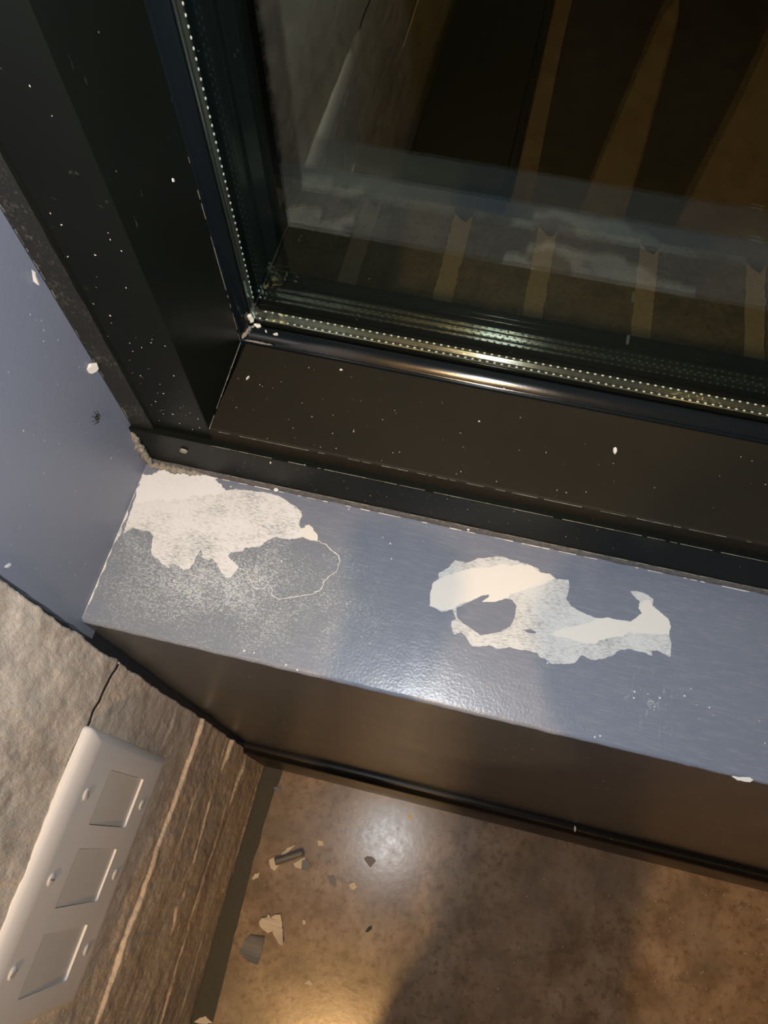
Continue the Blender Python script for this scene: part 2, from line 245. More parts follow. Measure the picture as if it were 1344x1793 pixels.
def floor_mat():
    t = NT('polished brown concrete')
    a = t.noise(14, 6, 0.6); b = t.noise(70, 5, 0.7); c = t.noise(5, 3)
    col = t.ramp(a, [(0.32, (0.13, 0.095, 0.065, 1)), (0.5, (0.24, 0.175, 0.125, 1)), (0.68, (0.33, 0.26, 0.195, 1))])
    col = t.mix(t.ramp(b, [(0.36, 0.65), (0.5, 0.0)]), col, (0.12, 0.085, 0.055, 1))
    col = t.mix(t.math('MULTIPLY', t.ramp(c, [(0.45, 0.0), (0.65, 1.0)]), 0.5), col, (0.22, 0.19, 0.16, 1))
    v = t.voro(210); d = t.math('MULTIPLY', t.ramp(v, [(0.12, 1.0), (0.2, 0.0)]), t.ramp(t.noise(80, 2), [(0.60, 0.0), (0.64, 1.0)]))
    col = t.mix(t.math('MULTIPLY', d, 0.7), col, (0.5, 0.42, 0.32, 1))
    d2 = t.math('MULTIPLY', t.ramp(t.voro(150), [(0.10, 1.0), (0.18, 0.0)]), t.ramp(t.noise(63, 2), [(0.60, 0.0), (0.64, 1.0)]))
    col = t.mix(t.math('MULTIPLY', d2, 0.8), col, (0.04, 0.03, 0.02, 1))
    t.set('Base Color', col); t.set('Roughness', t.math('ADD', 0.15, t.math('MULTIPLY', b, 0.17))); t.set('Specular IOR Level', 0.5)
    t.bump(t.noise(90, 3), 0.12, 0.0008)
    return t.m
def glass_mat():
    m = bpy.data.materials.new('window glass'); m.use_nodes = True; n = m.node_tree.nodes; l = m.node_tree.links
    n.remove(n['Principled BSDF']); out = n['Material Output']
    tr = n.new('ShaderNodeBsdfTransparent'); tr.inputs[0].default_value = (0.945, 0.975, 0.95, 1)
    gl = n.new('ShaderNodeBsdfGlossy'); gl.inputs['Roughness'].default_value = 0.0; gl.inputs[0].default_value = (0.93, 1, 0.96, 1)
    fr = n.new('ShaderNodeFresnel'); ge = n.new('ShaderNodeNewGeometry'); ma = n.new('ShaderNodeMath'); ma.operation = 'MULTIPLY_ADD'
    l.new(ge.outputs['Backfacing'], ma.inputs[0]); ma.inputs[1].default_value = 1/1.46-1.46; ma.inputs[2].default_value = 1.46
    l.new(ma.outputs[0], fr.inputs['IOR'])
    mx = n.new('ShaderNodeMixShader'); l.new(fr.outputs[0], mx.inputs[0]); l.new(tr.outputs[0], mx.inputs[1]); l.new(gl.outputs[0], mx.inputs[2])
    l.new(mx.outputs[0], out.inputs['Surface']); return m
M_SILL = paint_sill(); M_WALL = paint_wall()
M_FR = black_frame('black coated frame', (0.0045, 0.0055, 0.0045, 1), 0.32, 0.62, 0.25, 0.10)
M_RAIL = black_frame('dark brown black rail', (0.0125, 0.011, 0.008, 1), 0.5, 0.66, 0.2, 0.10)
M_BEAD = black_frame('glossy black bead', (0.004, 0.006, 0.008, 1), 0.08, 0.68, 0.15, 0.35)
M_DIRT = dirty_strip()
M_SPACER = simple('dark metal spacer', (0.34, 0.35, 0.33), 0.13, 0.5, 0.9, 80, 0.2)
M_PERF = simple('pale spacer perforation', (0.75, 0.76, 0.74), 0.35, 0.5, 0.0)
M_GLASS = glass_mat(); M_DARKSEAL = simple('black butyl seal', (0.004, 0.004, 0.004), 0.6, 0.1)
M_STONE = stone('split face stone', (0.44, 0.375, 0.31, 1), (0.56, 0.49, 0.42, 1), (0.64, 0.575, 0.50, 1))
M_STONE2 = stone('brown split face stone', (0.48, 0.39, 0.31, 1), (0.62, 0.525, 0.43, 1), (0.70, 0.61, 0.52, 1))
M_FLOOR = floor_mat()
M_BASE = black_frame('gloss black skirting', (0.006, 0.006, 0.007, 1), 0.26, 0.66, 0.3, 0.16)
M_PLATE = simple('light grey plastic plate', (0.68, 0.67, 0.675), 0.32, 0.5, 0, 20, 0.06, 0.03)
M_COVER = simple('grey plastic cover', (0.60, 0.59, 0.575), 0.45, 0.4, 0, 20, 0.06, 0.05)
M_SCREW = simple('pale painted screw', (0.62, 0.61, 0.60), 0.35, 0.5, 0, 90, 0.2)
M_CREAM = simple('cream filler', (0.61, 0.605, 0.585), 0.6, 0.3, 0, 50, 0.05, 0.1)
M_WHITE = scraped('sanded white filler', 0.30, 0.42, (0.42, 0.44, 0.47, 1), (0.62, 0.64, 0.67, 1))
M_SCRA = scraped('scraped filler left', 0.32, 0.50, (0.22, 0.24, 0.27, 1), (0.59, 0.605, 0.625, 1))
M_SCRB = scraped('scraped filler right', 0.34, 0.52, (0.26, 0.27, 0.29, 1), (0.52, 0.54, 0.56, 1))
M_SEAL = simple('dirty beige sealant', (0.50, 0.47, 0.40), 0.8, 0.2, 0, 260, 0.75, 0.9, 0.002)
M_CAULK = simple('ragged grey caulk', (0.16, 0.16, 0.165), 0.7, 0.3, 0, 300, 0.8, 0.9, 0.001)
M_DARKGAP = simple('dark blue black paint', (0.022, 0.028, 0.036), 0.4, 0.4)
M_FLGREY = simple('blue grey paint flake', (0.17, 0.18, 0.205), 0.45, 0.4, 0, 300, 0.3)
M_FLCREAM = simple('cream flake', (0.72, 0.66, 0.57), 0.6, 0.3, 0, 200, 0.15)
M_BLK = simple('black speck', (0.01, 0.008, 0.006), 0.6)
M_STRIP = simple('dark green grey strip', (0.062, 0.064, 0.052), 0.6, 0.4, 0, 120, 0.45, 0.4, 0.001)

# ------------------------------------------------------------------ room shell
XR = 2.6
floor = mesh_obj('floor', [(-0.02, -3.2, 0), (XR, -3.2, 0), (XR, 0.02, 0), (-0.02, 0.02, 0)], [(0, 1, 2, 3)], M_FLOOR, kind='structure')
M_CEIL = simple('ceiling paint', (0.30, 0.25, 0.20), 0.9); M_PLAIN = simple('plain room wall', (0.32, 0.26, 0.20), 0.8)
box('ceiling', (-0.1, -3.2, 2.75), (XR, 0.3, 2.85), M_CEIL, kind='structure')
box('wall_back', (-0.1, -3.3, 0), (XR, -3.2, 2.75), M_PLAIN, kind='structure')
box('wall_right', (XR, -3.3, 0), (XR+0.1, 0.3, 2.75), M_PLAIN, kind='structure')
M_WALL_SHADE = black_frame('shade darkened wall paint', (0.042, 0.049, 0.062, 1), 0.3, 0.64, 0.15, 0.6)  # same blue grey paint, darkened here to stand in for grazing shade
box('wall_front', (-0.03, 0, 0), (XR, 0.135, H-0.0035), M_WALL_SHADE, kind='structure')
# reveal beside the window (blue grey)
rv = []
nz = 160
for i in range(nz+1):
    z = H-0.03+(2.75-H+0.03)*(i/nz)**1.6
    rv.append((0.0, -0.0065+0.0012*mnoise.noise(Vector((3, 0, z*60))), z))
vs = []; fs = []
for (x, y, z) in rv: vs += [(x, y, z), (x, 0.32, z), (-0.03, 0.32, z), (-0.03, y, z)]
for i in range(nz):
    for k in range(4):
        a = i*4+k; b = i*4+(k+1) % 4; fs.append((a, b, b+4, a+4))
fs += [(0, 1, 2, 3), (nz*4, nz*4+1, nz*4+2, nz*4+3)]
mesh_obj('wall_reveal', vs, fs, M_WALL, kind='structure')

# ------------------------------------------------------------------ stone wall (left)
rng = np.random.default_rng(11); LAT = rng.random((256, 256))
def vn(u, v, off=0):
    u = u+off*17.3; v = v+off*9.1
    i = np.floor(u).astype(int); j = np.floor(v).astype(int); a = u-i; b = v-j
    a = a*a*(3-2*a); b = b*b*(3-2*b); g = lambda x, y: LAT[x % 256, y % 256]
    return (g(i, j)*(1-a)+g(i+1, j)*a)*(1-b)+(g(i, j+1)*(1-a)+g(i+1, j+1)*a)*b
def fbm(u, v, o=5, off=0, r=0.55):
    s = 0; A = 1; T = 0
    for k in range(o): s = s+A*vn(u*2**k, v*2**k, off+k); T += A; A *= r
    return s/T-0.5
CR = D['crack']
cy = np.array([p[0] for p in CR][::-1]); cz = np.array([p[1] for p in CR][::-1])
def crack_z(y):
    return np.interp(y, cy, cz, left=cz[0], right=cz[-1]) + 0.0016*fbm(y*160, y*0+3.3, 3, 4)*2
STR = D['strata']; DEP = [0.0042, 0.0020, 0.0046, 0.0030, 0.0024, 0.0026, 0.0022, 0.0022]
def smooth(t): t = np.clip(t, 0, 1); return t*t*(3-2*t)
def hx(y, z):
    """x of the stone face at (y, z)"""
    x = 0.0035+0.0*y
    x = x+0.006*fbm(y*9+z*2, z*9, 5, 1)+0.0030*fbm(y*34+z*5, z*24, 4, 2)+0.0015*fbm(y*150, z*60, 3, 3)
    x = x-0.004*smooth((0.66-z)/0.5)
    dep = 0
    for (L, d) in zip(STR, DEP):
        L = sorted(L, key=lambda p: p[0]); ly = np.array([p[0] for p in L]); lz = np.array([p[1] for p in L])
        zl = np.interp(y, ly, lz)+0.006*fbm(y*55, y*0+d*900, 4, 6)
        env = smooth((y-(ly[0]-0.02))/0.03)*smooth(((ly[-1]+0.015)-y)/0.02) if d < 0.005 else (smooth((y-(ly[0]-0.4))/0.1)*smooth((0.05+ly[-1]-y)/0.03))
        env = env*(0.75+0.9*fbm(y*22, y*0+d*300, 3, 9))
        t = zl-z
        x = x+d*env*smooth(t/0.0035)*np.clip(1-t/0.16, 0, 1)
        x = x-0.3*d*env*np.exp(-np.clip(-t, 0, 1)/0.010)*(t < 0)
    # generic strata
    for k in range(7):
        z0 = 0.05+k*0.072+0.012*((k*7) % 5-2)
        zl = z0+0.018*fbm(y*7, y*0+k*2.3, 4, 12)
        e = np.clip(fbm(y*6, y*0+k*5.1, 3, 20)*6, 0, 1); t = zl-z
        x = x+0.0013*e*smooth(t/0.004)*np.clip(1-t/0.08, 0, 1)
    # keep the stone flat where the switch plate sits
    inp = smooth((y+0.31)/0.02)*smooth((-0.055-y)/0.02)*smooth((z-0.66)/0.03)*smooth((0.935-z)/0.03)
    x = np.where(x > 0.0065, x*(1-inp)+0.0065*inp, x)
    return x
def stone_grid(name, ys, zf, nzz, mat, parent, edge=False):
    ny = len(ys)
    Y = np.repeat(ys[:, None], nzz, 1); T = np.repeat(np.linspace(0, 1, nzz)[None, :], ny, 0)
    lo, hi = zf(ys); Z = lo[:, None]+(hi-lo)[:, None]*T
    if edge:
        wgt = np.clip(1-(ys.max()-Y)/0.01, 0, 1)
        Y = Y+wgt*(0.006*fbm(Z*34, Z*0+2.2, 5, 30, 0.65)-0.0005)
    X = hx(Y, Z)
    d = np.minimum(hi[:, None]-Z, Z-lo[:, None])
    X = X-0.0006*np.exp(-np.clip(d, 0, 1)/0.0012)*(lo[:, None] > -1)
    vs = np.stack([X, Y, Z], -1).reshape(-1, 3).tolist()
    idx = lambda i, j: i*nzz+j
    fs = [(idx(i, j), idx(i, j+1), idx(i+1, j+1), idx(i+1, j)) for i in range(ny-1) for j in range(nzz-1)]
    # border skirt back into the wall
    ring = [idx(i, 0) for i in range(ny)]+[idx(ny-1, j) for j in range(1, nzz)]+[idx(i, nzz-1) for i in range(ny-2, -1, -1)]+[idx(0, j) for j in range(nzz-2, 0, -1)]
    base = len(vs)
    for r in ring: vs.append((-0.018, vs[r][1], vs[r][2]))
    n = len(ring)
    fs += [(ring[i], ring[(i+1) % n], base+(i+1) % n, base+i) for i in range(n)]
    return mesh_obj(name, vs, fs, mat, parent, True)
wl = box('wall_left', (-0.12, -3.2, 0), (-0.016, 0.0, 2.75), M_DARKGAP, kind='structure')
ysn = np.concatenate([np.linspace(-0.62, -0.40, 60)[:-1], np.linspace(-0.40, -0.0105, 200)])
stone_grid('stone_slab', ysn, lambda y: (0*y+0.004, crack_z(y)-0.0007), 400, M_STONE2, wl, True)
stone_grid('stone_slab', ysn, lambda y: (crack_z(y)+0.0007, 0*y+1.42), 220, M_STONE, wl, True)
cf = np.linspace(-0.42, -0.0125, 420); cz_ = crack_z(cf); cw = 0.0009+0.0011*np.abs(fbm(cf*60, cf*0+8.8, 3, 15))*2
vs = []; fs = []
for y_, z_, w_ in zip(cf, cz_, cw):
    x1 = float(hx(np.array([y_]), np.array([z_+w_]))[0]); x2 = float(hx(np.array([y_]), np.array([z_-w_]))[0]); xm = max(x1, x2)
    vs += [(xm+0.0001, y_, z_-w_), (xm+0.0001, y_, z_+w_), (xm-0.004, y_, z_+w_), (xm-0.004, y_, z_-w_)]
for i in range(len(cf)-1):
    for k in range(4): a = i*4+k; c = i*4+(k+1) % 4; fs.append((a, c, c+4, a+4))
mesh_obj('joint', vs, fs, M_BLK, wl)
ysf = np.linspace(-1.42, -0.623, 90)
stone_grid('stone_slab', ysf, lambda y: (0*y+0.004, 0*y+0.70), 90, M_STONE2, wl)
stone_grid('stone_slab', ysf, lambda y: (0*y+0.703, 0*y+1.42), 80, M_STONE, wl)
ysg = np.linspace(-2.22, -1.423, 60)
stone_grid('stone_slab', ysg, lambda y: (0*y+0.004, 0*y+0.70), 60, M_STONE2, wl)
stone_grid('stone_slab', ysg, lambda y: (0*y+0.703, 0*y+1.42), 60, M_STONE, wl)
ysh = np.linspace(-3.2, -2.223, 40)
stone_grid('stone_slab', ysh, lambda y: (0*y+0.004, 0*y+1.42), 60, M_STONE, wl)
ysk = np.linspace(-3.2, -0.0125, 90)
stone_grid('stone_slab', ysk, lambda y: (0*y+1.423, 0*y+2.75), 60, M_STONE, wl)
# dark painted gap between stone and window wall, and a thin dark green grey strip on the floor
box('gap_filler', (-0.016, -0.013, 0.0), (-0.006, 0.0, H+1.0), M_DARKGAP, wl)
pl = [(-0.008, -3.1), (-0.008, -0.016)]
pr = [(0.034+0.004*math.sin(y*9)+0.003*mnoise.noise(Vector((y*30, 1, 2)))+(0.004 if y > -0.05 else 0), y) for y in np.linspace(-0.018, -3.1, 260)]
t3 = plate_poly('floor_strip', pl+pr, -0.001, 0.0012, M_STRIP, kind='structure')

# ------------------------------------------------------------------ skirting
prof = [(0.001, 0.251), (-0.006, 0.2525), (-0.012, 0.2505), (-0.0165, 0.245), (-0.018, 0.238), (-0.018, 0.03), (-0.017, 0.004), (-0.0155, 0.0005), (0.001, 0.0005)]
bb = extrude('baseboard_front', prof, 0, -0.006, 0.553, M_BASE, kind='structure', smooth=True)
extrude('skirting_length', prof, 0, 0.5535, XR, M_BASE, bb, smooth=True)

# ------------------------------------------------------------------ window
win = empty('window_1', (0.0, 0.2, H), 'structure')
# sill slab: painted ledge, rounded front edge
nx = 200; prof = [(0.140, H-0.0034), (0.140, H), (0.003, H), (0.0012, H-0.0005), (0.0003, H-0.0014), (-0.0002, H-0.002), (-0.0002, H-0.0034), (0.003, H-0.0034)]
sill = extrude('window_sill', prof, 0, 0.0, XR, M_SILL, win, smooth=True, label='blue grey painted window ledge with scraped white patches')
# make the front arris slightly wavy
bm = bmesh.new(); bm.from_mesh(sill.data)
for k in range(1, 140):
    x = k*0.005
    g = bm.verts[:]+bm.edges[:]+bm.faces[:]
    bmesh.ops.bisect_plane(bm, geom=g, plane_co=(x, 0, 0), plane_no=(1, 0, 0))
for v in bm.verts:
    if v.co.y < 0.002: v.co.y += 0.0006*mnoise.noise(Vector((v.co.x*60, 0, 1)))+0.0004*mnoise.noise(Vector((v.co.x*260, 0, 5)))
bm.to_mesh(sill.data); bm.free()
z = H
def patch(name, key, z1, mat, seed, amp=0.0004, label=None):
    return plate_poly(name, jag(D[key], amp, 0.0012, seed), H-0.0004, H+z1, mat, sill, label=label)
patch('scraped_patch', 'scrape_b', 0.00012, M_SCRB, 3, label='scraped grey white patch at the middle of the ledge')
patch('filler_patch', 'cream_b1', 0.00028, M_CREAM, 4, label='cream filler on the left of the middle patch')
patch('filler_patch', 'cream_b2', 0.00028, M_CREAM, 5, label='cream filler on the right of the middle patch')
patch('paint_remnant', 'island1', 0.00042, M_SILL, 6, 0.0002)
patch('paint_remnant', 'island2', 0.00042, M_SILL, 7, 0.0002)
patch('scraped_patch', 'scrape_a', 0.00012, M_SCRA, 8, 0.0005, label='scraped white patch in the ledge corner')
patch('filler_patch', 'white_a', 0.0002, M_WHITE, 9, 0.0012, label='white filler in the ledge corner')
patch('filler_patch', 'cream_a', 0.0006, M_CREAM, 10, label='small cream filler lump beside the corner patch')
patch('filler_chip', 'edge_chip', 0.0008, M_CREAM, 14, 0.0002, label='white chip on the front edge of the ledge')
def ribbon(name, pts, w, z1, mat, seed):
    P = []
    for i in range(len(pts)-1):
        a = Vector(pts[i]); b = Vector(pts[i+1]); k = max(1, int((b-a).length/0.001))
        for j in range(k): P.append(a+(b-a)*j/k)
    P.append(Vector(pts[-1])); L = []; Rr = []
    for i, p in enumerate(P):
        d = (P[min(i+1, len(P)-1)]-P[max(i-1, 0)]).normalized(); n = Vector((-d.y, d.x))
        o = mnoise.noise(Vector((i*0.35, seed, 0)))*0.0008
        ww = w*(0.35+0.9*abs(mnoise.noise(Vector((i*0.21, seed*2.0, 5)))))
        L.append(tuple(p+n*(o+ww))); Rr.append(tuple(p+n*(o-ww)))
    n = len(P); vs = [(a[0], a[1], H+z1) for a in L]+[(a[0], a[1], H+z1) for a in Rr]+[(a[0], a[1], H-0.0002) for a in L]+[(a[0], a[1], H-0.0002) for a in Rr]
    fs = []
    for i in range(n-1): fs += [(i, i+1, n+i+1, n+i), (2*n+i, 2*n+i+1, i+1, i), (n+i, n+i+1, 3*n+i+1, 3*n+i)]
    return mesh_obj(name, vs, fs, mat, sill)
ribbon('paint_edge', D['crack_a'], 0.00045, 0.0003, M_CREAM, 1)
ribbon('paint_edge', D['crack_a2'], 0.0005, 0.0003, M_CREAM, 2)
# white scuffed filler down the ledge's left edge
lf = []
rr = []
for i in range(90):
    y = 0.002+i*0.00145; a = mnoise.noise(Vector((y*90, 4, 0))); wv = 0.0004+0.0075*max(0, mnoise.noise(Vector((y*75, 9, 1)))+0.12)
    lf.append((0.0002+max(0, a)*0.0006, y)); rr.append((0.0002+wv*(0.7+0.6*a), y))
plate_poly('edge_filler', lf+rr[::-1], H-0.0004, H+0.0003, M_SCRA, sill)

X0 = 0.0
# base track
track = [(S, H-0.02), (S, 1.0188), (S+0.0005, 1.0196), (S+0.006, 1.0196), (S+0.006, 1.0185), (0.31, 1.0185), (0.31, H-0.02)]
extrude('base_track', track, 0, 0.0, XR, M_FR, win)
rail = [(0.1480, 1.0190), (0.1475, 1.0198), (0.1475, 1.0328), (0.1481, 1.0339), (0.1495, 1.0343), (0.2355, 1.0262), (0.2355, 1.0188), (0.2, 1.0188), (0.152, 1.0188)]
br = extrude('bottom_rail', rail, 0, 0.0660, XR, M_RAIL, win)
bead = [(0.2358, 1.019), (0.2358, 1.0262), (0.2362, 1.0278), (0.2372, 1.0284), (0.2382, 1.0278), (0.2386, 1.0262), (0.2391, 1.0243), (0.2396, 1.0240), (0.2403, 1.0243),
        (0.2412, 1.0251), (0.2424, 1.0262), (0.2440, 1.0275), (0.2458, 1.02875), (0.2478, 1.0298), (0.2500, 1.0306), (0.2512, 1.0304), (0.2514, 1.0290), (0.2514, 1.019)]
extrude('glazing_bead', bead, 0, 0.060, XR, M_BEAD, win, smooth=True)
# jamb: front face, inner face, bead
jf = [(0.0, 0.1457), (0.0195, 0.1457), (0.0202, 0.1472), (0.0656, 0.1472), (0.0663, 0.1479), (0.0612, 0.2355), (0.0612, 0.2356), (0.0, 0.2356)]
extrude('side_jamb', jf, 2, 1.0200, 2.4, M_FR, win)
t = plate_poly('dusty_strip', [(0.0003, 1.0202)]+[(0.019+0.0007*mnoise.noise(Vector((z_*60, 3, 3))), z_) for z_ in np.linspace(1.0202, 1.6, 120)]+[(0.0003, 1.6)], 0.1454, 0.1459, M_DIRT, win, axis=1)
jb = [(0.0, 0.2358), (0.0600, 0.2358), (0.0618, 0.2362), (0.0624, 0.2372), (0.0616, 0.2384), (0.0610, 0.2392), (0.0616, 0.2402), (0.0640, 0.2450), (0.0660, 0.2500), (0.0664, 0.2512), (0.0655, 0.2514), (0.0, 0.2514)]
extrude('glazing_bead', jb, 2, 1.0205, 2.4, M_BEAD, win, smooth=True)
extrude('base_track', [(0.0, S), (0.0, S+0.002), (0.067, S+0.002), (0.067, S)], 2, 1.0190, 1.0205, M_FR, win)
# frame body round the panes
box('frame_body', (0.0, 0.2516, H-0.01), (XR, 0.300, 1.0184), M_FR, win)
box('frame_body', (0.0, 0.2516, 1.0186), (0.0570, 0.300, 2.4), M_FR, win)
rb = [(0.2795, 1.0186), (0.2795, 1.0372), (0.2800, 1.0385), (0.2830, 1.0392), (0.2838, 1.0412), (0.2848, 1.0425), (0.2995, 1.0440), (0.2995, 1.0186)]
extrude('outer_bead', rb, 0, 0.0572, XR, M_BEAD, win, smooth=True)
rj = [(0.0572, 0.2795), (0.0745, 0.2795), (0.0755, 0.2802), (0.0768, 0.2830), (0.0800, 0.2840), (0.0855, 0.2850), (0.0865, 0.2865), (0.0865, 0.2995), (0.0572, 0.2995)]
extrude('outer_bead', rj, 2, 1.0442, 2.4, M_BEAD, win, smooth=True)
box('head_rail', (0.0, S, 2.4), (XR, 0.300, 2.75), M_FR, win)
# panes
box('glass_pane', (0.0576, 0.2532, 1.0190), (XR, 0.2557, 2.395), M_GLASS, win)
box('glass_pane', (0.0576, 0.2753, 1.0190), (XR, 0.2778, 2.395), M_GLASS, win)
# spacer: ribbed strip between the panes
def ribs(y0, y1, z0, n=5):
    P = [(y0, z0-0.004), (y0, z0-0.0005), (y0+0.0005, z0)]
    a, b = 0.2633, 0.2674
    for k in range(n):
        u = a+(b-a)*k/n; du = (b-a)/n
        P += [(u+du*(0.5-0.5*math.cos(math.pi*q_/6)), z0+0.00040*math.sin(math.pi*q_/6)) for q_ in range(6)]
    P += [(b, z0), (y1-0.0008, z0), (y1, z0-0.0008), (y1, z0-0.004)]
    return P
ZS = 1.0280
box('black_seal', (0.0575, 0.2562, 1.0186), (XR, 0.2748, ZS-0.0012), M_DARKSEAL, win)
box('black_seal', (0.0575, 0.2562, ZS), (0.0628, 0.2748, 2.39), M_DARKSEAL, win)
sp = extrude('spacer_bar', ribs(0.2598, 0.2706, ZS), 0, 0.064, XR, M_SPACER, win, smooth=True)
XS = 0.0640
extrude('spacer_bar', [(a if False else b-ZS+XS, a) for a, b in ribs(0.2598, 0.2706, ZS)], 2, ZS, 2.39, M_SPACER, win, smooth=True)
def dotmesh(name, pts, nrm, parent):
    vs = []; fs = []
    for (x, y, zz) in pts:
        b = len(vs); n = 8
        for ring, (rad, hh) in enumerate(((1.0, 0.0), (0.72, 0.00045), (0.35, 0.0006))):
            for k in range(n):
                a = 2*math.pi*k/n; c = math.cos(a)*0.00115*rad; s = math.sin(a)*0.00075*rad
                vs.append((x+c, y+s, zz+hh) if nrm == 2 else (x+hh, y+s, zz+c))
        for r_ in range(2):
            for k in range(n): fs.append((b+r_*n+k, b+r_*n+(k+1) % n, b+(r_+1)*n+(k+1) % n, b+(r_+1)*n+k))
        fs.append(tuple(b+2*n+k for k in range(n)))
    return mesh_obj(name, vs, fs, M_PERF, parent, True, kind='stuff')
PITCH = 0.0059
dotmesh('perforation_row', [(0.070+k*PITCH, 0.2613, ZS) for k in range(200)], 2, sp)
dotmesh('perforation_row', [(0.0725+k*PITCH, 0.2690, ZS) for k in range(200)], 2, sp)
sj = [o for o in win.children if o.name.startswith('spacer_bar')][-1]
dotmesh('perforation_row', [(XS, 0.2690, 1.043+k*PITCH) for k in range(200)], 0, sj)

# caulk / sealant
def blob(name, path, rad, mat, parent, seed=0, flat=1.0, **k):
    """lumpy tapering ridge along a path of 3D points"""
    P = []
    for i in range(len(path)-1):
        a = Vector(path[i]); b = Vector(path[i+1]); n = max(2, int((b-a).length/0.0012))
        for j in range(n): P.append(a+(b-a)*j/n)
    P.append(Vector(path[-1])); vs = []; fs = []; m_ = 10; N = len(P)
    for i, p in enumerate(P):
        d = (P[min(i+1, N-1)]-P[max(i-1, 0)]).normalized(); u = d.orthogonal().normalized(); v = d.cross(u)
        tt = i/(N-1); env = min(1, tt*6+0.15, (1-tt)*6+0.15)
        for k2 in range(m_):
            a = 2*math.pi*k2/m_; dirv = u*math.cos(a)+v*math.sin(a)
            r = rad*env*(0.9+1.15*mnoise.noise(p*480+dirv*1.3+Vector((seed, 0, 0))))
            q = dirv*r; q.z *= flat; vs.append(p+q)
    for i in range(N-1):
        for k2 in range(m_): fs.append((i*m_+k2, i*m_+(k2+1) % m_, (i+1)*m_+(k2+1) % m_, (i+1)*m_+k2))
    fs += [tuple(range(m_)), tuple((N-1)*m_+k2 for k2 in range(m_))]
    return mesh_obj(name, vs, fs, mat, parent, True, **k)
cv = [(0.003, 0.1417)]
lo_ = []
for i in range(520):
    x = 0.002+i*0.005
    lo_.append((x, 0.1392+0.0009*mnoise.noise(Vector((x*70, 0, 2)))+0.0006*mnoise.noise(Vector((x*300, 0, 2)))))
vs = []; fs = []
for i, (x, y) in enumerate(lo_):
    zt = H+0.0050+0.0012*mnoise.noise(Vector((x*90, 7, 2)))
    vs += [(x, y, H-0.0002), (x, y+0.0007, H+0.0022), (x, S-0.0002, zt), (x, S+0.0002, H-0.0002)]
for i in range(len(lo_)-1):
    for k in range(3): a = i*4+k; fs.append((a, a+1, a+5, a+4))
mesh_obj('caulk_line', vs, fs, M_CAULK, win)
blob('corner_sealant', [(0.001, 0.141, 1.016), (0.0015, 0.1405, 1.0), (0.0025, 0.139, 0.980), (0.006, 0.1375, 0.971)], 0.0030, M_SEAL, win, 1, label='dirty beige sealant in the corner above the ledge')
blob('corner_sealant', [(0.002, 0.137, 0.971), (0.015, 0.1385, 0.9705), (0.032, 0.139, 0.9700), (0.050, 0.1395, 0.9695)], 0.0032, M_SEAL, win, 5, 0.6, label='dirty beige sealant at the back of the ledge corner')
blob('joint_sealant', [(0.0615, 0.2375, 1.0265), (0.0630, 0.2425, 1.0290), (0.0665, 0.2480, 1.0310), (0.0700, 0.2505, 1.0320)], 0.0016, M_SEAL, win, 9)
blob('joint_sealant', [(0.0635, 0.2372, 1.0282), (0.075, 0.2372, 1.0286), (0.088, 0.2372, 1.0286)], 0.0007, M_SEAL, win, 12)
blob('sealant_lump', [(0.0668, 0.2500, 1.045), (0.0672, 0.2502, 1.041), (0.0680, 0.2505, 1.036)], 0.0024, M_CREAM, win, 21)
blob('sealant_lump', [(0.0690, 0.2500, 1.0340), (0.0720, 0.2503, 1.0325), (0.0750, 0.2505, 1.0318)], 0.0015, M_CREAM, win, 23)
# pale chipped line where jamb and rail meet, and along the jamb bead
def dash(pts, w, mat, parent, name='worn_edge', seed=0, gap=0.35):
    vs = []; fs = []; rr_ = random.Random(seed)
    for i in range(len(pts)-1):
        a = Vector(pts[i]); b = Vector(pts[i+1]); L = (b-a).length; t0 = 0
        while t0 < L:
            ln = rr_.uniform(0.0015, 0.008)
            if rr_.random() > gap:
                d = (b-a)/L; u = d.orthogonal().normalized(); v = d.cross(u); ww = w*rr_.uniform(0.5, 1.3)
                p = a+d*t0; q = a+d*min(L, t0+ln); bb_ = len(vs)
                for c in (p, q):
                    for s1, s2 in ((-1, -1), (1, -1), (1, 1), (-1, 1)): vs.append(c+u*ww*s1+v*ww*s2)
                fs += [(bb_, bb_+1, bb_+2, bb_+3), (bb_+4, bb_+5, bb_+6, bb_+7)]+[(bb_+k, bb_+(k+1) % 4, bb_+4+(k+1) % 4, bb_+4+k) for k in range(4)]
            t0 += ln
    return mesh_obj(name, vs, fs, mat, parent, kind='stuff')
M_WORN = simple('worn pale edge', (0.30, 0.30, 0.26), 0.6, 0.3, 0, 400, 0.6)
dash([(0.0664, 0.1480, 1.0345), (0.0613, 0.2353, 1.0264)], 0.00022, M_WORN, win, 'worn_edge', 1, 0.05)
dash([(0.0614, 0.2357, 1.027), (0.0614, 0.2357, 1.20)], 0.00016, M_WORN, win, 'worn_edge', 2, 0.35)
dash([(0.0, S+0.0003, 1.0197), (0.30, S+0.0003, 1.0197), (1.2, S+0.0003, 1.0197)], 0.00014, M_WORN, win, 'worn_edge', 3, 0.2)
dash([(0.067, 0.1476, 1.0339), (1.2, 0.1476, 1.0339)], 0.00012, M_WORN, win, 'worn_edge', 4, 0.3)
dash([(0.0015, 0.1456, 1.03), (0.0015, 0.1456, 1.35)], 0.00025, M_WORN, win, 'worn_edge', 5, 0.45)

dash([(0.01, 0.1388, H+0.0003), (1.4, 0.1388, H+0.0003)], 0.00028, M_CREAM, win, 'worn_edge', 6, 0.55)
dash([(0.05, 0.1410, H+0.0052), (1.4, 0.1410, H+0.0052)], 0.00022, M_WORN, win, 'worn_edge', 7, 0.4)
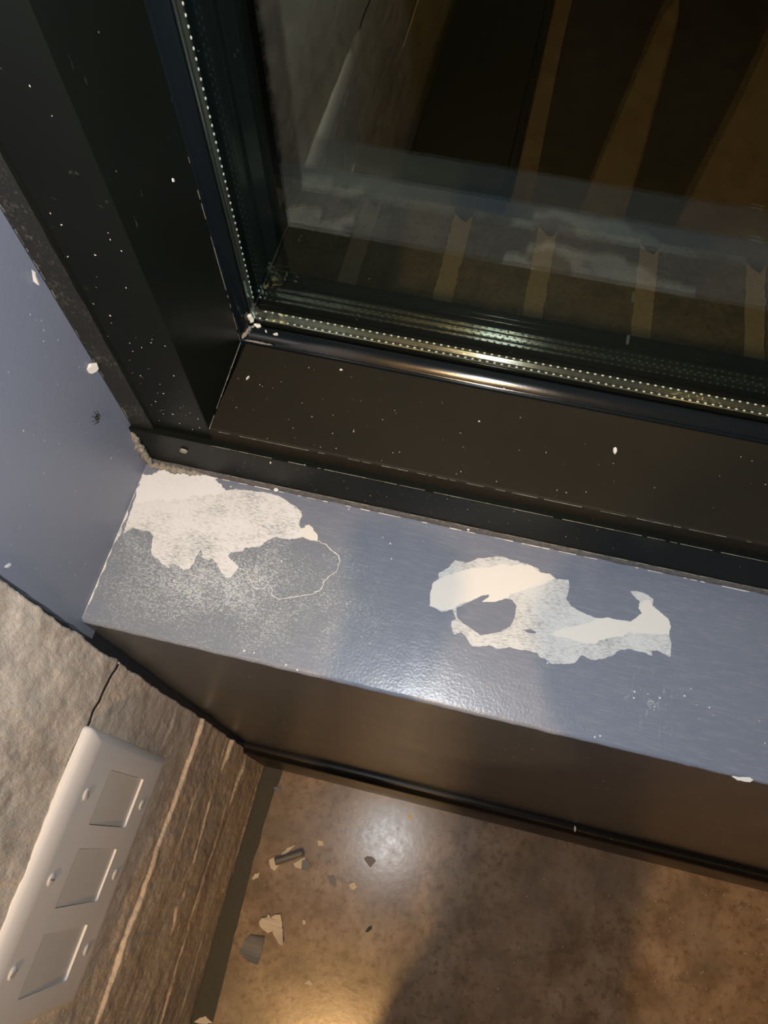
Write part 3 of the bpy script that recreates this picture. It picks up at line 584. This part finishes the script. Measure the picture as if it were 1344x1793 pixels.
# ------------------------------------------------------------------ switch plate
from mathutils import Quaternion
rv_ = Vector((-0.0081, -0.0162, -0.0318)); pr_ = Matrix.Rotation(rv_.length, 4, rv_.normalized())
PM = Matrix.Translation((0.0137, -0.1813, 0.7995)) @ pr_
sw = empty('switch_plate', (0.0137, -0.1813, 0.7995)); sw.matrix_world = PM
tag(sw, 'grey three-gang blank switch plate with six screws on the rough stone wall', 'switch plate')
PL, PH = 0.1126, 0.1052; PT = 0.0105; OW, OH = 0.0451, 0.0909; PI_ = 0.0639; OZ = -0.0035
def local(o):
    o.parent = sw; o.matrix_parent_inverse = Matrix.Identity(4)
    return o
def rrect(cy_, cz_, hw, hh, r, n=5):
    P = []
    for (sy, sz, a0) in ((1, 1, 0), (-1, 1, 90), (-1, -1, 180), (1, -1, 270)):
        for k in range(n+1):
            a = math.radians(a0+90*k/n); P.append((cy_+sy*(hw-r)+r*math.cos(a), cz_+sz*(hh-r)+r*math.sin(a)))
    return P
def plate_mesh():
    # outline rings: domed bevel from the wall to the face, with three rectangular openings
    rings = [(-PT, 0.0), (-0.0062, 0.0), (-0.0045, 0.0016), (-0.0030, 0.0050), (-0.0016, 0.0105), (-0.0006, 0.0165), (0.0, 0.024)]
    vs = []; fs = []; n = None
    for (x, ins) in rings:
        P = rrect(0, 0, PL-ins*0.35, PH-ins*0.85, max(0.0045-ins*0.2, 0.002)); n = len(P)
        vs += [(x, p[0], p[1]) for p in P]
    for r_ in range(len(rings)-1):
        for k in range(n): fs.append((r_*n+k, r_*n+(k+1) % n, (r_+1)*n+(k+1) % n, (r_+1)*n+k))
    last = list(range((len(rings)-1)*n, len(rings)*n))
    outer = [Vector((vs[i][1], vs[i][2], 0)) for i in last]; loops = [outer]; idx = list(last)
    for g in range(3):
        P = rrect((1-g)*PI_, OZ, OW/2, OH/2, 0.0022, 4)[::-1]
        b = len(vs); vs += [(0.0, p[0], p[1]) for p in P]; vs += [(-0.006, p[0], p[1]) for p in P]; k_ = len(P)
        loops.append([Vector((p[0], p[1], 0)) for p in P]); idx += list(range(b, b+k_))
        fs += [(b+i, b+(i+1) % k_, b+k_+(i+1) % k_, b+k_+i) for i in range(k_)]
    for t_ in geometry.tessellate_polygon(loops): fs.append(tuple(idx[i] for i in t_))
    o = mesh_obj('face_plate', vs, fs, M_PLATE, None)
    for p in o.data.polygons: p.use_smooth = True
    md = o.modifiers.new('es', 'EDGE_SPLIT'); md.split_angle = math.radians(38)
    return local(o)
plate_mesh()
for g in range(3):
    P = rrect((1-g)*PI_, OZ, OW/2-0.0005, OH/2-0.0005, 0.002, 4); n = len(P)
    # cover sits tilted: its lower edge sinks, so the opening's lower rim catches light
    def xx(p): return -0.0003-0.0020*max(0, (OZ-p[1]+OH*0.20)/(OH*0.7))*(0.9 if g != 1 else 0.75)
    vs = [(-0.008, p[0], p[1]) for p in P]+[(xx(p), p[0], p[1]) for p in P]
    fs = [(i, (i+1) % n, n+(i+1) % n, n+i) for i in range(n)]+[tuple(range(n)), tuple(range(n, 2*n))]
    local(mesh_obj('blank_cover', vs, fs, M_COVER))
    for s in (1, -1):
        cyy, czz = (1-g)*PI_, s*0.0711+(0.001)
        vs = []; fs = []; n2 = 18
        for (rad, x) in ((0.0052, -0.001), (0.0052, 0.0004), (0.0044, 0.0012), (0.0026, 0.0016)):
            for k in range(n2):
                a = 2*math.pi*k/n2; vs.append((x, cyy+rad*math.cos(a), czz+rad*math.sin(a)))
        for r_ in range(3):
            for k in range(n2): fs.append((r_*n2+k, r_*n2+(k+1) % n2, (r_+1)*n2+(k+1) % n2, (r_+1)*n2+k))
        # slot: recessed bar across the head
        fs.append(tuple(3*n2+k for k in range(n2)))
        sc = local(mesh_obj('screw', vs, fs, M_SCREW, smooth=False))
        an = (g*37+s*50)*math.pi/180; ca, sa = math.cos(an), math.sin(an)
        q = [(-0.0040, -0.00045), (0.0040, -0.00045), (0.0040, 0.00045), (-0.0040, 0.00045)]
        vs = [(x, cyy+a*ca-b*sa, czz+a*sa+b*ca) for x in (0.0010, 0.0017) for a, b in q]
        slot = mesh_obj('screw_slot', vs, [(0, 1, 2, 3), (4, 5, 6, 7)]+[(k, (k+1) % 4, 4+(k+1) % 4, 4+k) for k in range(4)], M_FLGREY)
        slot.parent = sc; slot.matrix_parent_inverse = Matrix.Identity(4)

# ------------------------------------------------------------------ paint flakes and crumbs
def flake(poly, mat, label, z0=0.0002, th=0.0012, seed=1, group=None, name='paint_flake', curl=0.0, axis=2, base=None):
    P = jag(poly, 0.0006, 0.003, seed)
    o = plate_poly(name, P, z0, z0+th, mat, None, axis=axis)
    me = o.data
    c = Vector((sum(p[0] for p in poly)/len(poly), sum(p[1] for p in poly)/len(poly)))
    if axis == 2 and curl:
        for v in me.vertices:
            d = (Vector((v.co.x, v.co.y))-c).length; v.co.z += curl*(d/0.02)**2*0.004
    cc = {2: (c.x, c.y, z0), 1: (c.x, z0, c.y), 0: (z0, c.x, c.y)}[axis]
    me.transform(Matrix.Translation([-a for a in cc])); o.location = cc
    return tag(o, label, 'paint flake', group)
flake(D['f_cream'], M_FLCREAM, 'large cream hook-shaped paint flake lying on the brown floor', curl=1, seed=1)
flake(D['f_grey'], M_FLGREY, 'large blue grey paint flake on the floor next to the cream hook-shaped one', curl=1, seed=2)
flake(D['f_rollend'], M_FLCREAM, 'cream flake at the left end of the rolled grey flake on the floor', seed=3, th=0.002)
flake(D['f_under'], M_FLCREAM, 'thin cream flake behind the rolled grey flake on the floor', seed=4)
flake(D['f_mid'], M_FLCREAM, 'cream flake sticking out at the right below the rolled grey flake', seed=5)
flake(D['f_purple'], M_FLGREY, 'small flat grey flake touching the right end of the rolled flake', seed=6, z0=0.0018, th=0.0008)
flake(D['f_dark'], M_FLGREY, 'dark grey diamond-shaped flake left of the light spot on the floor', seed=7)
flake(D['f_dark2'], M_FLGREY, 'narrow grey flake on the floor between the rolled and the diamond flakes', seed=8)
flake(D['f_c1'], M_FLCREAM, 'small cream flake at the edge of the dark floor strip', seed=9)
flake(D['f_c2'], M_FLCREAM, 'small pinkish cream flake below the narrow grey flake on the floor', seed=10)
flake(D['f_c3'], M_FLCREAM, 'small faint cream flake on the floor above the rolled grey flake', seed=11)
flake(D['f_c4'], M_FLCREAM, 'small cream flake on the floor close to the black skirting', seed=12)
flake(D['f_c5'], M_FLCREAM, 'small cream flake on the floor, lowest one right of the hook-shaped flake', seed=13)
flake(D['f_c6'], M_FLCREAM, 'cream flake at the bottom edge of the picture beside the stone wall', seed=14)
flake(D['f_c7'], M_FLCREAM, 'tiny cream flake right of the hook-shaped flake on the floor', seed=15)
flake(D['f_black'], M_BLK, 'small black crumb lying on the brown floor', seed=16, th=0.003)
flake(D['f_grey2'], M_FLGREY, 'small grey flake on the dark strip near the skirting corner', seed=17, z0=0.0014)
# rolled flake: an open curl
A = Vector((0.0700, -0.1745)); B = Vector((0.1165, -0.1475)); d = (B-A).normalized(); nn = Vector((-d.y, d.x)); vs = []; fs = []
NA, NR = 12, 14
for i in range(NA+1):
    for j in range(NR+1):
        a = math.radians(-60+300*j/NR); r = 0.0062+0.0012*mnoise.noise(Vector((i*0.5, j*0.4, 3)))+0.0008*j/NR
        p = A+d*((B-A).length*i/NA)+d*0.002*mnoise.noise(Vector((j*0.5, i, 8)))+nn*(r*math.cos(a)); vs.append((p.x, p.y, 0.0078+r*math.sin(a)))
for i in range(NA):
    for j in range(NR): b = i*(NR+1)+j; fs.append((b, b+1, b+NR+2, b+NR+1))
ro = mesh_obj('paint_flake', vs, fs, M_FLGREY, smooth=True); md = ro.modifiers.new('s', 'SOLIDIFY'); md.thickness = 0.0009
ro.data.transform(Matrix.Translation((-0.093, 0.161, 0))); ro.location = (0.093, -0.161, 0)
tag(ro, 'rolled-up blue grey paint flake lying on the floor near the stone wall', 'paint flake')

def chip(loc, size, label, mat=None, normal=(0, 0, 1), ang=0.0, seed=1, asp=0.6, name='paint_chip'):
    """small irregular chip, a few mm"""
    rr_ = random.Random(seed); n = 7; P = []
    for k in range(n):
        a = 2*math.pi*k/n; r = size*rr_.uniform(0.65, 1.1); P.append((r*math.cos(a), r*asp*math.sin(a)))
    vs = [(x, y, 0) for x, y in P]+[(x*0.85, y*0.85, size*0.35+0.0002) for x, y in P]
    fs = [(i, (i+1) % n, n+(i+1) % n, n+i) for i in range(n)]+[tuple(range(n)), tuple(range(n, 2*n))]
    o = mesh_obj(name, vs, fs, mat or M_CREAM)
    N = Vector(normal).normalized(); q = Vector((0, 0, 1)).rotation_difference(N)
    o.matrix_world = Matrix.Translation(loc) @ q.to_matrix().to_4x4() @ Matrix.Rotation(ang, 4, 'Z')
    return tag(o, label, 'paint chip')
RN = (0, 0.094, 0.9956)
rp = D['rail_pts']
pc = [(Vector(p)) for p in D['rail_chip']]; cc = sum(pc, Vector())/len(pc)
chip(cc, 0.0032, 'white wedge-shaped chip alone on the wide brown window rail', normal=RN, ang=1.5, seed=2, asp=0.55)
chip(rp[1], 0.0026, 'slender white chip at the left end of the wide rail', normal=RN, ang=1.2, seed=3, asp=0.35)
chip(rp[2], 0.0018, 'pale chip on the bead under the frame corner, lower of three', normal=RN, seed=4)
chip(rp[3], 0.0014, 'tiny white chip on the rail just below the bead', normal=RN, seed=5)
chip(rp[4], 0.0010, 'tiny white chip in the middle of the rail', normal=RN, seed=6)
chip((0.0795, 0.2480, 1.0300), 0.0020, 'white chip on the glossy bead nearest the frame corner', ang=2.2, seed=7, asp=0.4)
chip((0.0880, 0.2470, 1.0298), 0.0026, 'forked white chip on the glossy bead beside the frame corner', ang=0.4, seed=8, asp=0.5)
chip((0.2755, 0.2378, 1.0288), 0.0016, 'grey chip on the bead edge below the bright reflection', ang=0.9, seed=9, asp=0.4)
chip((0.1135, S-0.0006, 1.0143), 0.0016, 'pale chip stuck on the black track face', normal=(0, -1, 0), ang=1.4, seed=10, asp=0.45)
chip((0.1130, 0.1385, H+0.003), 0.0026, 'white chip in the seam between the ledge and the black track', normal=(0, -0.6, 0.8), seed=11, asp=0.7)
chip((0.2719, 0.1395, H+0.003), 0.0016, 'small white chip in the seam above the middle patch', normal=(0, -0.6, 0.8), seed=12, asp=0.6)
chip((0.0002, 0.1415, 1.0988), 0.0060, 'white chip stuck where the blue wall meets the black frame', normal=(0.8, -0.6, 0), ang=0.5, seed=13, asp=0.8)
chip((0.0002, 0.0005, 1.0877), 0.0032, 'white chip on the blue wall edge beside the stone', normal=(1, 0, 0), ang=0.9, seed=14, asp=0.35)
chip((0.0010, 0.1405, 1.186), 0.0055, 'long pale filler smear on the frame edge, upper left', normal=(0.4, -0.9, 0), ang=1.9, seed=15, asp=0.3)
chip((0.5497, -0.0085, 0.2518), 0.0060, 'white chip lying on top of the black skirting', ang=1.7, seed=16, asp=0.35)
chip((0.0405, S-0.0006, 1.0035), 0.0040, 'grey smudge of filler on the track near the corner', mat=M_SEAL, normal=(0, -1, 0), seed=17, asp=0.7)
chip((0.0696, 0.1990, 1.2160), 0.0016, 'white speck high on the black jamb', normal=(1, 0, 0), seed=18)
# fine debris scattered over rail, jamb and ledge
vs = []; fs = []
def crumb(p, s, n):
    N = Vector(n).normalized(); u = N.orthogonal().normalized(); v = N.cross(u); a = R_.uniform(0, 6.28); u, v = u*math.cos(a)+v*math.sin(a), v*math.cos(a)-u*math.sin(a)
    b = len(vs); p = Vector(p)
    for su, sv in ((-1, -0.6), (1, -0.4), (0.7, 0.6), (-0.6, 0.7)): vs.append(p+u*s*su+v*s*sv*0.7)
    vs.append(p+N*s*0.6)
    fs.extend([(b, b+1, b+4), (b+1, b+2, b+4), (b+2, b+3, b+4), (b+3, b, b+4), (b, b+3, b+2, b+1)])
for _ in range(75):
    y = R_.uniform(0.150, 0.234); x = 0.07+abs(R_.gauss(0, 0.22)); crumb((x, y, 1.0343-(y-0.1495)*0.0942+0.00005), R_.uniform(0.0002, 0.0006), RN)
for _ in range(50):
    zz = 1.03+abs(R_.gauss(0, 0.1)); crumb((R_.uniform(0.021, 0.064), 0.1471, zz), R_.uniform(0.0002, 0.0007), (0, -1, 0))
for _ in range(60):
    crumb((R_.uniform(0.005, 0.6), R_.uniform(0.004, 0.136), H+0.00005), R_.uniform(0.0002, 0.0005), (0, 0, 1))
for _ in range(60):
    crumb((R_.uniform(0.03, 0.6), S-0.0001, R_.uniform(0.98, 1.018)), R_.uniform(0.0002, 0.0004), (0, -1, 0))
for _ in range(40):
    crumb((0.0001, R_.uniform(0.005, 0.135), R_.uniform(0.985, 1.2)), R_.uniform(0.0002, 0.0005), (1, 0, 0))
for _ in range(60):
    crumb((R_.uniform(0.1, 0.7), -0.0001, R_.uniform(0.6, 0.95)), R_.uniform(0.0002, 0.0005), (0, -1, 0))
for _ in range(260):
    crumb((R_.uniform(0.02, 1.0), -R_.uniform(0.02, 0.5), 0.0001), R_.uniform(0.0005, 0.0017), (0, 0, 1))
o = mesh_obj('dust_crumbs', vs, fs, M_FLCREAM, kind='stuff'); tag(o, 'tiny pale paint crumbs scattered over ledge, frame and floor', 'crumbs')
# spider on the blue reveal
vs = []; sp_ = Vector((0.0016, 0.1204, 1.0693)); bm = bmesh.new()
for c, r in ((Vector((0, 0, 0)), 0.0014), (Vector((0, 0.0016, 0.0012)), 0.0009)):
    bmesh.ops.create_icosphere(bm, subdivisions=2, radius=r, matrix=Matrix.Translation(c))
body = bpy.data.meshes.new('spider'); bm.to_mesh(body); bm.free()
sp0 = bpy.data.objects.new('spider', body); body.materials.append(M_BLK); COL.objects.link(sp0); sp0.location = sp_; sp0.matrix_world = Matrix.Translation(sp_)
tag(sp0, 'tiny black spider on the blue grey wall beside the window', 'spider')
for k in range(8):
    a = math.radians(25+k*44); d = Vector((0, math.cos(a), math.sin(a)))
    pts = [sp_+d*0.0008, sp_+d*0.0026+Vector((0.0012, 0, 0)), sp_+d*0.0052+Vector((-0.0014, 0, 0))]
    v2 = []; f2 = []
    for i in range(2):
        a_, b_ = pts[i], pts[i+1]; dd = (b_-a_).normalized(); u = dd.orthogonal().normalized(); v = dd.cross(u); b0 = len(v2)
        for c in (a_, b_):
            for s1, s2 in ((1, 0), (-0.5, 0.87), (-0.5, -0.87)): v2.append(c+(u*s1+v*s2)*0.00022)
        f2 += [(b0+j, b0+(j+1) % 3, b0+3+(j+1) % 3, b0+3+j) for j in range(3)]+[(b0, b0+1, b0+2), (b0+3, b0+4, b0+5)]
    mesh_obj('leg', v2, f2, M_BLK, sp0)

# ------------------------------------------------------------------ outside
M_PAV = floor_mat(); M_PAV.name = 'outdoor slab'
_b = M_PAV.node_tree.nodes['Principled BSDF']
for l_ in list(_b.inputs['Roughness'].links): M_PAV.node_tree.links.remove(l_)
_b.inputs['Roughness'].default_value = 0.85; _b.inputs['Specular IOR Level'].default_value = 0.1
for nd in M_PAV.node_tree.nodes:
    if nd.bl_idname == 'ShaderNodeValToRGB' and tuple(nd.color_ramp.elements[0].color)[0] > 0.12 and len(nd.color_ramp.elements) == 3:
        for e_, c_ in zip(nd.color_ramp.elements, ((0.14, 0.12, 0.10, 1), (0.21, 0.18, 0.15, 1), (0.26, 0.225, 0.19, 1))): e_.color = c_
M_JOINT = simple('sandy mortar joint', (0.72, 0.56, 0.42), 0.85, 0.2, 0, 130, 0.5, 0.6, 0.003)
M_GRND = simple('outdoor concrete', (0.16, 0.12, 0.085), 0.8, 0.2, 0, 12, 0.5)
wo = box('ground_outside', (-3, 0.30, -0.12), (5, 7, -0.02), M_GRND, kind='structure')
J = [-1.26, -0.98, -0.70, -0.425, -0.149, 0.112, 0.352, 0.634, 0.921, 1.20, 1.48, 1.76, 2.04, 2.32]; JW = 0.027
for i in range(len(J)-1):
    a, b = J[i]+JW, J[i+1]-JW
    P = jag([(a, 0.31), (b, 0.31), (b, 1.545), (a, 1.545)], 0.0025, 0.02, 40+i)
    plate_poly('paving_slab', P, -0.025, 0.0, M_PAV, wo)
for i, x in enumerate(J):
    P = jag([(x-JW, 0.31), (x+JW, 0.31), (x+JW, 1.53), (x+0.012, 1.50), (x-0.01, 1.512), (x-JW, 1.53)], 0.003, 0.012, 70+i)
    plate_poly('mortar_joint', P, -0.03, -0.004, M_JOINT, wo)
M_BOX = simple('dark green black panel', (0.010, 0.016, 0.014), 0.35, 0.5)
cb = empty('outdoor_cabinet', (-0.45, 1.9, 0)); tag(cb, 'dark box-like cabinet standing outside on the slabs beyond the glass', 'cabinet')
box('body', (-1.2, 1.572, 0.02), (0.2343, 2.3, 2.3), M_BOX, cb, bevel=0.004)
box('door', (-1.18, 1.560, 0.05), (-0.49, 1.572, 2.27), M_BOX, cb, bevel=0.003)
box('door', (-0.48, 1.560, 0.05), (0.222, 1.572, 2.27), M_BOX, cb, bevel=0.003)
box('plinth', (-1.19, 1.575, -0.02), (0.225, 2.29, 0.02), M_BOX, cb)
box('wall_outside', (-3, -0.1, -0.1), (-0.12, 0.30, 2.9), M_PLAIN, kind='structure')

# ------------------------------------------------------------------ the photographer, behind the camera
def person():
    px, py = 0.43, -0.66
    J = {'pelvis': (0, 0, 0.95, 0.125), 'waist': (0, 0.05, 1.08, 0.100), 'chest': (-0.02, 0.13, 1.27, 0.120), 'neckb': (-0.03, 0.21, 1.41, 0.062), 'neck': (-0.03, 0.25, 1.47, 0.050),
         'head1': (-0.03, 0.30, 1.53, 0.070), 'head2': (-0.03, 0.30, 1.61, 0.080), 'head3': (-0.03, 0.285, 1.67, 0.055)}
    E = [('pelvis', 'waist'), ('waist', 'chest'), ('chest', 'neckb'), ('neckb', 'neck'), ('neck', 'head1'), ('head1', 'head2'), ('head2', 'head3')]
    for s, n in ((-1, 'l'), (1, 'r')):
        J['hip'+n] = (s*0.085, 0, 0.90, 0.088); J['knee'+n] = (s*0.095, 0.02, 0.49, 0.060); J['ank'+n] = (s*0.100, -0.01, 0.09, 0.042)
        J['heel'+n] = (s*0.10, -0.02, 0.045, 0.042); J['toe'+n] = (s*0.115, 0.15, 0.035, 0.032)
        J['sh'+n] = (s*0.165-0.03, 0.20, 1.37, 0.058); J['el'+n] = (s*0.20-0.03, 0.24, 1.12, 0.043)
        J['wr'+n] = (s*0.085-0.12, 0.40, 1.30, 0.028); J['palm'+n] = (s*0.060-0.14, 0.440, 1.345, 0.026)
        E += [('pelvis', 'hip'+n), ('hip'+n, 'knee'+n), ('knee'+n, 'ank'+n), ('ank'+n, 'heel'+n), ('heel'+n, 'toe'+n), ('neckb', 'sh'+n), ('sh'+n, 'el'+n), ('el'+n, 'wr'+n), ('wr'+n, 'palm'+n)]
        for k in range(5):
            b = J['palm'+n]; th = (k == 4)
            ox = (-0.024+0.016*k) if not th else -s*0.030
            l1 = (0.030, 0.036, 0.034, 0.026, 0.02)[k]
            f1 = 'f%s%da' % (n, k); f2 = 'f%s%db' % (n, k)
            J[f1] = (b[0]+ox, b[1]+0.008, b[2]+(0.034 if not th else 0.012), 0.009)
            J[f2] = (b[0]+ox*1.1, b[1]+0.022, b[2]+(0.034+l1 if not th else 0.038), 0.0075)
            E += [('palm'+n, f1), (f1, f2)]
    names = list(J); me = bpy.data.meshes.new('body')
    me.from_pydata([(px+J[k][0], py+J[k][1], J[k][2]) for k in names], [(names.index(a), names.index(b)) for a, b in E], [])
    o = bpy.data.objects.new('person', me); COL.objects.link(o)
    md = o.modifiers.new('skin', 'SKIN'); md.use_smooth_shade = True
    for i, k in enumerate(names):
        v = me.skin_vertices[0].data[i]; v.radius = (J[k][3], J[k][3]); v.use_root = (k == 'pelvis')
    ss = o.modifiers.new('sub', 'SUBSURF'); ss.levels = 1; ss.render_levels = 1
    me.materials.append(simple('dark clothing', (0.022, 0.024, 0.03), 0.85, 0.2))
    tag(o, 'person in dark clothes behind the camera, seen only as dim reflection and shadow', 'person')
    bm = bmesh.new(); bmesh.ops.create_icosphere(bm, subdivisions=3, radius=0.105, matrix=Matrix.Translation((px-0.03, py+0.255, 1.645)) @ Matrix.Diagonal((0.86, 1.0, 0.82, 1)))
    for v in bm.verts:
        if v.co.z < 1.61 and v.co.y > py+0.27: v.co.y = py+0.27
    hm = bpy.data.meshes.new('hair'); bm.to_mesh(hm); bm.free(); h = bpy.data.objects.new('hair', hm); COL.objects.link(h); hm.materials.append(M_BLK); parent_to(h, o)
person()
# dark low cabinet added behind the camera to block warm floor from the glass reflection
lc = empty('added_cabinet', (0.13, -1.5, 0)); tag(lc, 'added dark low cabinet by the stone wall, darkens the reflection in the glass', 'cabinet')
M_ADDED_CAB = simple('added black brown cabinet', (0.012, 0.011, 0.010), 0.5, 0.3)
box('body', (0.022, -2.6, 0.05), (0.222, -0.58, 0.48), M_ADDED_CAB, lc, bevel=0.004)
box('plinth', (0.03, -2.58, 0.0), (0.205, -0.60, 0.05), M_ADDED_CAB, lc)
for k in range(4): box('door', (0.222, -2.59+k*0.502, 0.06), (0.235, -2.59+k*0.502+0.495, 0.47), M_ADDED_CAB, lc, bevel=0.002)
# ceiling downlight housings (above the frame of the picture)
for i, (x, y) in enumerate(((0.24, -1.14), (1.25, -2.3), (2.0, -1.2))):
    P = []
    for k in range(24):
        a = 2*math.pi*k/24; P.append((math.cos(a), math.sin(a)))
    vs = [(x+c*r, y+s*r, zz) for r, zz in ((0.075, 2.75), (0.075, 2.742), (0.058, 2.742), (0.052, 2.749)) for c, s in P]
    fs = [(r*24+k, r*24+(k+1) % 24, (r+1)*24+(k+1) % 24, (r+1)*24+k) for r in range(3) for k in range(24)]
    o = mesh_obj('ceiling_downlight', vs, fs, M_PLATE)
    tag(o, ('round ceiling downlight nearest the window corner', 'round ceiling downlight near the back wall', 'round ceiling downlight toward the right wall')[i], 'lamp', 'ceiling downlights')
